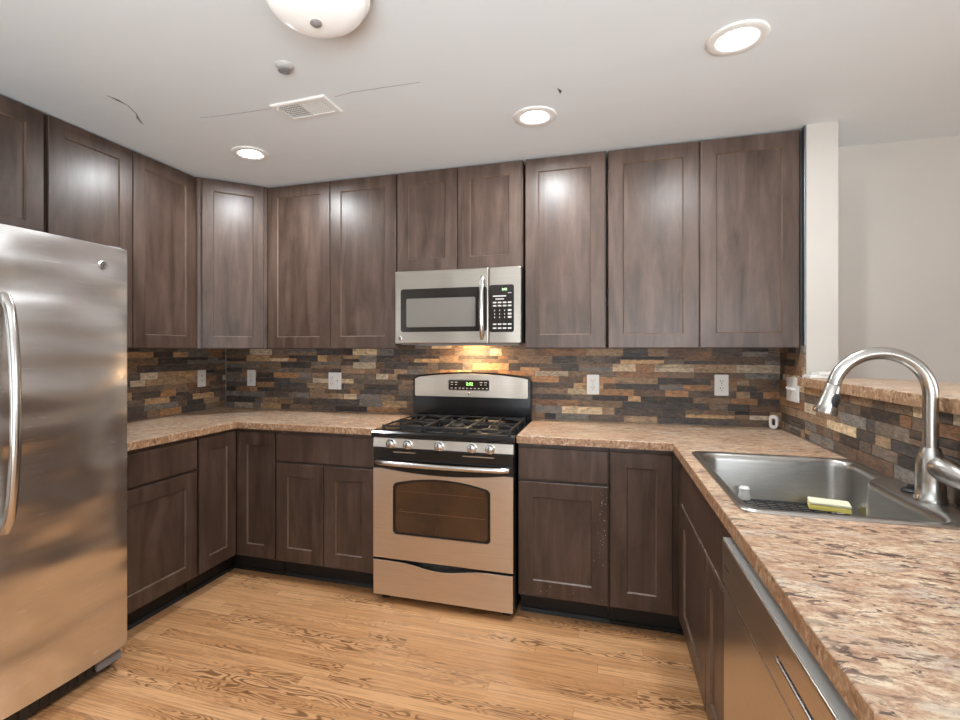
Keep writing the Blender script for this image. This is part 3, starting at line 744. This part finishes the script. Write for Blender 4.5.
# backguard
bm = B()
def bgtop(x, h): u = (x - W / 2) / (W / 2); return h - 0.030 * u * u - 0.02 * max(0, abs(u) - 0.94) / 0.06
pts = [(0.0, 0.9125), (W, 0.9125)] + [(W - W * k / 30, bgtop(W - W * k / 30, 1.207)) for k in range(31)]
prism(bm, pts, -0.085, -0.022, 'y', bev=0.004); bgd = obj('backguard', bm, BLACKGLOSS, t)
bm = B(); pts = []
x0, x1 = 0.014, W - 0.018
pts = [(x0 + 0.006, 1.050), (x1 - 0.006, 1.048), (x1, 1.055)] + [(x1 - (x1 - x0) * k / 30, bgtop(x1 - (x1 - x0) * k / 30, 1.197)) for k in range(31)] + [(x0, 1.057)]
prism(bm, pts, -0.0915, -0.0855, 'y', bev=0.002); obj('control_fascia', bm, STEEL, bgd)
bm = B(); prism(bm, rrect(0.238, 0.515, 1.088, 1.162, 0.014), -0.0945, -0.0916, 'y'); obj('display_bezel', bm, HANDLEM, bgd)
bm = B(); prism(bm, rrect(0.245, 0.508, 1.094, 1.156, 0.010), -0.0958, -0.0946, 'y'); obj('display', bm, MWBLACK, bgd)
text_mesh('clock_digits', '2:02', 0.026, GREEN, bgd, (0.382, -0.0962, 1.132))
bm = B()
for k, x in enumerate((0.258, 0.285, 0.312, 0.335, 0.36, 0.385, 0.41, 0.435, 0.462, 0.487)):
    box(bm, x, x + 0.013, -0.0962, -0.0959, 1.103, 1.108)
for x in (0.258, 0.286, 0.448, 0.476):
    box(bm, x, x + 0.018, -0.0962, -0.0959, 1.140, 1.145); box(bm, x + 0.002, x + 0.014, -0.0962, -0.0959, 1.126, 1.130)
obj('button_labels', bm, LABELM, bgd)
emblem(bgd, (0.378, -0.0917, 1.068), 0.009, (R(90), 0, 0))

# ------------------------------------------------------------------ microwave
t = thing('microwave', 'stainless over-the-range microwave above the gas range', 'microwave', (1.556, 0, 1.378), 0)
W = 0.746; H = 0.428
part_box('body', (0.002, W - 0.001, -0.368, -0.012, 0.006, H), BLACKPLASTIC, t, 0.003)
bm = B(); box(bm, 0.0, 0.564, -0.402, -0.369, 0.004, H, 0.005); door = obj('door', bm, MWSTEEL, t)
bm = B(); prism(bm, rrect(0.038, 0.556, 0.072, 0.322, 0.016), -0.4040, -0.4022, 'y'); ow = obj('door_glass', bm, MWBLACK, door)
bm = B(); prism(bm, rrect(0.074, 0.490, 0.100, 0.266, 0.008), -0.4050, -0.4041, 'y'); obj('viewing_window', bm, MWGLASS, door)
bm = B(); pts = [(0.532, -0.400, 0.038)]
for k in range(17): pts.append((0.532, -0.412 - 0.030 * math.sin(PI * k / 16) ** 0.5, 0.034 + 0.34 * k / 16))
pts.append((0.532, -0.400, 0.370))
tube(bm, pts, 0.0105, 12, 1.3); obj('handle', bm, HANDLEM, door, smooth=True)
emblem(door, (0.036, -0.4022, 0.036), 0.012, (R(90), 0, 0))
bm = B(); box(bm, 0.567, W, -0.402, -0.369, 0.004, H, 0.005); cpn = obj('control_panel', bm, MWSTEEL, t)
bm = B(); prism(bm, rrect(0.570, 0.708, 0.066, 0.328, 0.012), -0.4040, -0.4022, 'y'); kp = obj('keypad', bm, MWBLACK, cpn)
text_mesh('clock_digits', '2:02', 0.017, GREEN, kp, (0.655, -0.4046, 0.302))
def button(x0, x1, z0, z1): part_box('button', (x0, x1, -0.4044, -0.4041, z0, z1), LABELM, kp)
for z in (0.226, 0.208, 0.106, 0.084):
    for k in range(4): button(0.590 + k * 0.028, 0.610 + k * 0.028, z, z + 0.008)
for z in (0.182, 0.162, 0.144):
    for c in range(3): button(0.598 + c * 0.028, 0.602 + c * 0.028, z, z + 0.008)
    button(0.674, 0.694, z, z + 0.010)
button(0.590, 0.664, 0.262, 0.269); button(0.604, 0.652, 0.246, 0.252); button(0.674, 0.694, 0.281, 0.284)
bm = B(); box(bm, 0.13, 0.73, -0.372, -0.20, -0.006, 0.0055, 0.002); box(bm, 0.02, 0.12, -0.36, -0.10, -0.002, 0.0055)
obj('grease_filter', bm, GREYPLASTIC, t)
bm = B(); box(bm, 0.30, 0.47, -0.19, -0.06, -0.004, 0.0055, 0.002); obj('cooktop_lamp', bm, HOODGLOW, t, label='lit warm cooktop lamp')

# ------------------------------------------------------------------ dishwasher
t = thing('dishwasher', 'stainless dishwasher next to the sink cabinet in the peninsula', 'dishwasher', (3.084, -1.652, 0), R(-90))
W = 0.700
part_box('body', (0.002, W, 0.004, 0.560, 0.100, 0.862), BLACKPLASTIC, t, 0.002)
part_box('toe_kick', (0.002, W, 0.070, 0.090, 0.002, 0.099), BLACK, t)
bm = B(); box(bm, 0.003, W, -0.044, 0.003, 0.115, 0.7255, 0.003); dd = obj('door', bm, STEEL, t)
bm = B(); box(bm, 0.003, W, -0.0455, -0.030, 0.7258, 0.7300, 0.001); obj('top_lip', bm, HANDLEM, dd)
bm = B(); box(bm, 0.003, W, -0.048, 0.003, 0.7345, 0.846, 0.004); dp = obj('control_fascia', bm, STEEL, t)
bm = B(); box(bm, 0.004, W - 0.001, -0.046, 0.002, 0.8462, 0.8500, 0.001); obj('top_edge', bm, plain('dishwasher_top_grey', (0.42, 0.42, 0.40), 0.4), t)
bm = B(); prism(bm, rrect(0.44, 0.64, 0.786, 0.793, 0.003), -0.0486, -0.0478, 'y'); hp = obj('handle_slot', bm, BLACKGLOSS, dp)
bm = B(); tube(bm, [(0.44, -0.0492, 0.786), (0.64, -0.0492, 0.786)], 0.0030, 8); obj('slot_lip', bm, HANDLEM, hp)
bm = B(); box(bm, 0.63, 0.69, -0.0484, -0.0481, 0.800, 0.804); obj('panel_mark', bm, LABELM, dp)
bm = B(); box(bm, 0.030, 0.075, -0.0484, -0.0481, 0.782, 0.790); obj('name_plate', bm, DARKSTEEL, dp)

# ------------------------------------------------------------------ sink
t = thing('sink', 'stainless single-bowl drop-in sink in the peninsula worktop', 'sink', (0, 0, 0))
bm = B(); K = 160
def ss(x): x = max(0, min(1, x)); return x * x * (3 - 2 * x)
def outline(x0, x1, y0, y1, r, bulge=0.0):
    pts = rrect(x0, x1, y0, y1, r, 10)
    # resample evenly
    P = [Vector(p) for p in pts] + [Vector(pts[0])]
    d = [0]
    for a, b in zip(P, P[1:]): d.append(d[-1] + (b - a).length)
    out = []; j = 0
    for k in range(K):
        s = d[-1] * k / K
        while d[j + 1] < s: j += 1
        f = (s - d[j]) / max(1e-9, d[j + 1] - d[j]); q = P[j].lerp(P[j + 1], f)
        if bulge:
            xm = x1 - 0.20
            if q.x > xm: 
                w = (q.x - xm) / 0.20
                q = Vector((q.x - bulge * ss((-1.10 - q.y) / 0.12) * w, q.y))
        out.append(q)
    return out
by0, by1, bx0, bx1 = SY0 + 0.035, SY1 - 0.030, SX0 + 0.030, SX1 - 0.028
loops = [(outline(SX0, SX1, SY0, SY1, 0.030), CT + 0.0006), (outline(SX0, SX1, SY0, SY1, 0.030), CT + 0.004), (outline(SX0 + 0.005, SX1 - 0.005, SY0 + 0.005, SY1 - 0.005, 0.028), CT + 0.008),
         (outline(bx0 - 0.012, bx1 + 0.012, by0 - 0.012, by1 + 0.012, 0.066, 0.068), CT + 0.007), (outline(bx0 - 0.006, bx1 + 0.006, by0 - 0.006, by1 + 0.006, 0.064, 0.068), CT + 0.0035),
         (outline(bx0, bx1, by0, by1, 0.060, 0.068), CT - 0.004), (outline(bx0 + 0.002, bx1 - 0.002, by0 + 0.002, by1 - 0.002, 0.060, 0.068), CT - 0.02),
         (outline(bx0 + 0.010, bx1 - 0.010, by0 + 0.010, by1 - 0.010, 0.056, 0.068), 0.760), (outline(bx0 + 0.016, bx1 - 0.016, by0 + 0.016, by1 - 0.016, 0.052, 0.068), 0.743),
         (outline(bx0 + 0.032, bx1 - 0.032, by0 + 0.032, by1 - 0.032, 0.045, 0.068), 0.735)]
rings = [[bm.verts.new((p.x, p.y, z)) for p in lp] for lp, z in loops]
dc = Vector(((bx0 + bx1 - 0.05) / 2, (by0 + by1) / 2))
rings.append([bm.verts.new((dc.x + (v.co.x - dc.x) * 0.16 / max(0.16, (Vector((v.co.x, v.co.y)) - dc).length) * 0.28, dc.y + (v.co.y - dc.y) * 0.16 / max(0.16, (Vector((v.co.x, v.co.y)) - dc).length) * 0.28, 0.731)) for v in rings[-1]])
for a, b in zip(rings, rings[1:]):
    for k in range(K): bm.faces.new((a[k], a[(k + 1) % K], b[(k + 1) % K], b[k]))
bm.faces.new(rings[-1])
bmesh.ops.recalc_face_normals(bm, faces=bm.faces[:])
bowl = obj('bowl', bm, SINKM, t, smooth=True)
bm = B(); lathe(bm, [(0.044, 0.7315), (0.042, 0.735), (0.034, 0.735), (0.030, 0.732), (0.004, 0.7325)], 28, (dc.x, dc.y, 0)); obj('drain', bm, BRASSD, t, smooth=True)
# wire grid in the sink
t = thing('sink_rack', 'wire rack lying in the bottom of the sink', 'rack', (0, 0, 0))
bm = B(); gx0, gx1, gy0, gy1, gz = bx0 + 0.045, bx1 - 0.045, -1.150, by1 - 0.030, 0.757
tube(bm, [(p[0], p[1], gz) for p in rrect(gx0, gx1, gy0, gy1, 0.03, 5)] + [(gx1, gy1 - 0.03, gz)], 0.0030, 8)
nb = 10
for k in range(1, nb):
    y = gy0 + (gy1 - gy0) * k / nb; tube(bm, [(gx0, y, gz + 0.003), (gx1, y, gz + 0.003)], 0.0022, 6)
for k in range(1, 12):
    x = gx0 + (gx1 - gx0) * k / 12; tube(bm, [(x, gy0, gz), (x, gy1, gz)], 0.0024, 6)
obj('wire_grid', bm, IRON, t)
for x, y in ((gx0 + 0.03, gy0 + 0.03), (gx1 - 0.03, gy0 + 0.03), (gx0 + 0.03, gy1 - 0.03), (gx1 - 0.03, gy1 - 0.03)):
    bm = B(); lathe(bm, [(0.007, 0.7365), (0.008, 0.748), (0.005, gz)], 12, (x, y, 0)); obj('rubber_foot', bm, RUBBER, t)
t = thing('sponge', 'yellow and cream sponge lying on the rack in the sink', 'sponge', (3.522, -0.990, 0.7635), R(-14))
bm = B(); box(bm, -0.062, 0.062, -0.036, 0.036, 0.0, 0.018, 0.004, 2); obj('scrub_layer', bm, SPONGEY, t, label='yellow lower layer')
bm = B(); box(bm, -0.062, 0.062, -0.036, 0.036, 0.0182, 0.030, 0.004, 2); obj('foam', bm, SPONGEW, t, label='cream upper layer')
bm = B(); lathe(bm, [(0.018, 0.0), (0.020, 0.010), (0.016, 0.030), (0.018, 0.042), (0.012, 0.050), (0.003, 0.051)], 14)
for v in bm.verts: v.co.x *= 1.15
o = tag(obj('plastic_cap', bm, WHITEPL, smooth=True), 'small white plastic cap standing on the rack left of the sponge', 'cap'); o.location = (3.262, -0.932, 0.7625)

# ------------------------------------------------------------------ faucet
FX, FY = 3.600, -1.428
zb = CT + 0.0078
t = thing('faucet', 'brushed pull-down gooseneck faucet behind the sink', 'faucet', (FX, FY, zb), R(0))
bm = B(); lathe(bm, [(0.036, 0.0), (0.036, 0.010), (0.033, 0.014), (0.032, 0.060), (0.0325, 0.095), (0.029, 0.120), (0.023, 0.140), (0.0205, 0.148)], 32); obj('body', bm, CHROME, t, smooth=True)
bm = B(); ra = 0.115; zc_ = 0.292; pts = [(0, 0, 0.148), (0, 0, 0.20), (0, 0, 0.25)]
for k in range(0, 34): a = R(5.08 * k); pts.append((-ra + ra * math.cos(a), 0, zc_ + ra * math.sin(a)))
tube(bm, pts, 0.0175, 20); obj('spout', bm, CHROME, t, smooth=True)
pe = Vector(pts[-1]); dr = (Vector(pts[-1]) - Vector(pts[-2])).normalized()
bm = B()
hp = [pe + dr * s for s in (0.0006, 0.004, 0.03, 0.055, 0.082, 0.088)]
tube(bm, hp, [0.0165, 0.0185, 0.0215, 0.0255, 0.031, 0.029], 24); sh = obj('spray_head', bm, CHROME, t, smooth=True)
bm = B(); lathe(bm, [(0.011, -0.002), (0.011, 0.003), (0.008, 0.005), (0.002, 0.0055)], 16)
for v in bm.verts: v.co.y *= 1.9
side = Vector((0.35, -0.9, 0)); side = (side - dr * side.dot(dr)).normalized()
yv = -dr; xv = yv.cross(side)
Mx = Matrix((xv, yv, side)).transposed().to_4x4(); Mx.translation = pe + dr * 0.045 + side * 0.0235
bmesh.ops.transform(bm, matrix=Mx, verts=bm.verts[:]); obj('spray_button', bm, RUBBER, sh, smooth=True)
# lever: bulbous handle sweeping to the right (towards -y)
bm = B(); tube(bm, [(0.0, -0.010, 0.098), (0.004, -0.026, 0.098), (0.012, -0.046, 0.092), (0.020, -0.070, 0.084), (0.028, -0.095, 0.078), (0.034, -0.125, 0.076), (0.038, -0.155, 0.080), (0.04, -0.165, 0.082)], [0.024, 0.031, 0.033, 0.031, 0.026, 0.018, 0.011, 0.005], 18, 0.9)
obj('lever', bm, CHROME, t, smooth=True)
bm = B(); lathe(bm, [(0.027, 0.0), (0.028, 0.005), (0.022, 0.010), (0.014, 0.011), (0.013, 0.020), (0.003, 0.021)], 24)
o = tag(obj('drain_stopper', bm, RUBBER, smooth=True), 'black rubber stopper on the sink deck beside the faucet base', 'stopper'); o.location = (3.605, -1.335, zb)

# ------------------------------------------------------------------ outlets and switches
def plate(name, label, cat, loc, rz, w=0.072, h=0.118, kinds=('outlet',), group='wall plates'):
    t = thing(name, label, cat, loc, rz, group)
    bm = B(); prism(bm, [(x, z) for x, z in rrect(-w / 2, w / 2, -h / 2, h / 2, 0.005, 3)], -0.006, 0.0, 'y', bev=0.0015); obj('cover_plate', bm, WHITEPL, t)
    n = len(kinds)
    for i, k in enumerate(kinds):
        cx = (i - (n - 1) / 2) * 0.046
        if k == 'outlet':
            for cz in (0.020, -0.020):
                bm = B(); prism(bm, [(x + cx, z + cz) for x, z in rrect(-0.0165, 0.0165, -0.014, 0.014, 0.010, 4)], -0.0075, -0.0061, 'y'); rc = obj('receptacle', bm, WHITEPL, t)
                bm = B()
                for sx, hh in ((-0.0065, 0.0045), (0.0065, 0.0038)): box(bm, cx + sx - 0.0013, cx + sx + 0.0013, -0.0080, -0.0076, cz + 0.0045 - hh, cz + 0.0045 + hh)
                lathe(bm, [(0.0026, -0.0080), (0.0026, -0.0076)], 10, (cx, 0, cz - 0.0075), 'y'); obj('socket_holes', bm, SLOT, rc)
        elif k == 'toggle':
            bm = B(); box(bm, cx - 0.006, cx + 0.006, -0.0075, -0.0061, -0.013, 0.013, 0.001); tg = obj('toggle_frame', bm, WHITEPL, t)
            bm = B(); prism(bm, [(-0.0076, -0.007), (-0.020, 0.004), (-0.019, 0.011), (-0.0076, 0.007)], cx - 0.004, cx + 0.004, 'x', bev=0.001); obj('toggle', bm, WHITEPL, tg)
        elif k == 'decora':
            bm = B(); prism(bm, rrect(cx - 0.0165, cx + 0.0165, -0.034, 0.034, 0.003, 3), -0.0078, -0.0061, 'y', bev=0.0006); rc = obj('rocker', bm, WHITEPL, t)
            bm = B()
            for cz in (0.017, -0.017):
                for sx in (-0.0062, 0.0062): box(bm, cx + sx - 0.0013, cx + sx + 0.0013, -0.0083, -0.0079, cz, cz + 0.008)
                lathe(bm, [(0.0026, -0.0083), (0.0026, -0.0079)], 10, (cx, 0, cz - 0.006), 'y')
            obj('socket_holes', bm, SLOT, rc)
    for i in range(n):
        cx = (i - (n - 1) / 2) * 0.046
        for z in ((0,) if kinds[i] == 'outlet' else (0.048, -0.048)):
            bm = B(); lathe(bm, [(0.0028, -0.0068), (0.0022, -0.0061)], 10, (cx, 0, z), 'y'); obj('screw', bm, BRASSD, t)
    return t
YT = -0.0102
plate('wall_outlet', 'white outlet plate on the left wall tiles', 'outlet', (0.0102, -0.250, 1.146), R(90), kinds=('decora',), group='outlet plates')
plate('wall_outlet', 'white outlet plate on back wall tiles next to the left corner', 'outlet', (0.240, YT, 1.140), 0, group='outlet plates')
plate('wall_outlet', 'wide white plate with outlet and switch left of the range', 'outlet', (0.934, YT, 1.130), 0, w=0.100, kinds=('outlet', 'toggle'), group='outlet plates')
plate('wall_outlet', 'white outlet plate on tiles just right of the range', 'outlet', (2.674, YT, 1.139), 0, group='outlet plates')
plate('wall_outlet', 'white outlet plate on tiles near the right corner', 'outlet', (3.368, YT, 1.148), 0, group='outlet plates')
plate('light_switch', 'wide white switch plate on short wall beside the bar', 'switch', (XW - 0.0072, -0.222, 1.146), R(-90), w=0.165, h=0.122, kinds=('toggle', 'toggle', 'toggle'), group=None)

# small white items
bm = B()
a = rrect(-0.022, 0.022, 0.0, 0.076, 0.0215, 8); b = rrect(-0.009, 0.009, 0.018, 0.058, 0.0085, 8)
va = [[bm.verts.new((x, y, z)) for x, z in pts] for pts, y in ((a, 0.010), (a, -0.006), ([(x * .9, .038 + (z - .038) * .95) for x, z in a], -0.011), (b, -0.011), (b, 0.010))]
for p, q in zip(va, va[1:] + va[:1]):
    for k in range(len(p)): bm.faces.new((p[k], p[(k + 1) % len(p)], q[(k + 1) % len(p)], q[k]))
bmesh.ops.recalc_face_normals(bm, faces=bm.faces[:])
o = tag(obj('air_freshener', bm, WHITEPL, smooth=True), 'white oval ring standing on the worktop in the right corner', 'air freshener'); o.location = (3.615, -0.050, CT + 0.0006); o.rotation_euler = (0, 0, R(-28))
bm = B(); box(bm, -0.055, 0.055, -0.05, 0.05, 0, 0.009, 0.002); box(bm, -0.050, 0.050, -0.046, 0.046, 0.0092, 0.014, 0.002)
o = tag(obj('white_tray', bm, WHITEPL), 'thin white plate lying on the end of the raised bar', 'plate'); o.location = (3.696, -0.418, 1.2146)
bm = B(); box(bm, -0.040, 0.040, -0.045, 0.045, 0, 0.014, 0.003)
o = tag(obj('white_box', bm, WHITEPL), 'small white box stacked on the thin white plate at bar end', 'box'); o.location = (3.716, -0.424, 1.2290)

# ------------------------------------------------------------------ ceiling fittings
def downlight(label, x, y):
    t = thing('recessed_light', label, 'ceiling light', (x, y, ZC), 0, 'recessed lights')
    bm = B(); lathe(bm, [(0.098, -0.0005), (0.096, -0.006), (0.088, -0.009), (0.060, -0.006), (0.052, -0.0035), (0.052, -0.0006)], 40, cap=False); obj('trim_ring', bm, WHITEPL, t, smooth=True)
    bm = B(); lathe(bm, [(0.0515, -0.0008), (0.0515, -0.0030), (0.044, -0.0045), (0.004, -0.0050)], 32); obj('lens', bm, LENS, t, smooth=True)
    return t
downlight('lit recessed ceiling light nearest the peninsula', 3.178, -1.189)
downlight('lit recessed ceiling light in front of the cabinet right of the microwave', 2.432, -0.812)
downlight('lit recessed ceiling light near the left corner cabinet', 0.885, -0.822)
t = thing('ceiling_lamp', 'flush-mount ceiling lamp with frosted white bowl', 'ceiling light', (1.922, -1.822, ZC), 0)
bm = B(); lathe(bm, [(0.165, -0.0005), (0.168, -0.012), (0.160, -0.024), (0.148, -0.030)], 48); obj('base_pan', bm, plain('lamp_pan_nickel', (0.50, 0.48, 0.46), 0.35, 0.8), t, smooth=True)
bm = B(); pr = [(0.147, -0.0305)]
for k in range(1, 14): a = R(90 * k / 14); pr.append((0.150 * math.cos(a) ** 0.8, -0.0305 - 0.080 * math.sin(a) ** 1.0))
pr = [(0.158, -0.034)] + pr[1:] + [(0.006, -0.1112)]
lathe(bm, pr, 48); obj('glass_bowl', bm, FROST, t, smooth=True)
bm = B(); lathe(bm, [(0.017, -0.1115), (0.0175, -0.115), (0.012, -0.120), (0.002, -0.122)], 20); obj('finial', bm, plain('finial_grey', (0.32, 0.31, 0.30), 0.4, 0.4), t, smooth=True)
# vent
t = thing('air_vent', 'white louvred supply vent in the kitchen ceiling', 'vent', (1.470, -1.180, ZC), R(-2))
bm = B(); hw, hh = 0.138, 0.076
o_ = [(-hw, -hh), (hw, -hh), (hw, hh), (-hw, hh)]; i_ = [(-hw + .026, -hh + .022), (hw - .026, -hh + .022), (hw - .026, hh - .022), (-hw + .026, hh - .022)]
vv = [[bm.verts.new((x, y, z)) for x, y in p] for p, z in ((o_, -0.0005), (o_, -0.005), ([(x * .96, y * .93) for x, y in o_], -0.009), (i_, -0.009), (i_, -0.0005))]
for a, b in zip(vv, vv[1:] + vv[:1]):
    for k in range(4): bm.faces.new((a[k], a[(k + 1) % 4], b[(k + 1) % 4], b[k]))
bmesh.ops.recalc_face_normals(bm, faces=bm.faces[:]); obj('frame', bm, WHITEPL, t)
part_box('backing', (-hw + .0265, hw - .0265, -hh + .0225, hh - .0225, -0.0018, -0.0006), SLOT, t)
bm = B()
for s in (-1, 1):
    for k in range(12):
        x = s * (0.010 + 0.0085 * k); dz = 0.0009 if s > 0 else -0.0003
        prism(bm, [(x - 0.0021, -0.0070 - dz), (x + 0.0021, -0.0070 + dz), (x + 0.0021, -0.0062 + dz), (x - 0.0021, -0.0062 - dz)], -hh + 0.023, hh - 0.023, 'y')
box(bm, -0.004, 0.004, -hh + .0225, hh - .0225, -0.0092, -0.0021)
for k in range(1, 7): box(bm, -hw + .027, hw - .027, -hh + .022 + k * .0155, -hh + .0235 + k * .0155, -0.0070, -0.0040)
obj('louvre', bm, WHITEPL, t)
bm = B(); tube(bm, [(-0.105, -0.060, -0.0092), (-0.103, -0.064, -0.020), (-0.100, -0.066, -0.024)], 0.003, 8); obj('damper_lever', bm, WHITEPL, t)
# sprinkler / sensor
t = thing('fire_sprinkler', 'small round sprinkler head in the ceiling beside the vent', 'sprinkler', (1.578, -1.492, ZC), 0)
bm = B(); lathe(bm, [(0.034, -0.0005), (0.034, -0.004), (0.024, -0.010), (0.016, -0.012)], 28); obj('escutcheon', bm, plain('sprinkler_white', (0.55, 0.54, 0.52), 0.35), t, smooth=True)
bm = B(); lathe(bm, [(0.008, -0.0122), (0.008, -0.018), (0.022, -0.020), (0.023, -0.023), (0.014, -0.0245), (0.012, -0.0225), (0.003, -0.0225)], 20); obj('nozzle', bm, GREYPLASTIC, t, smooth=True)
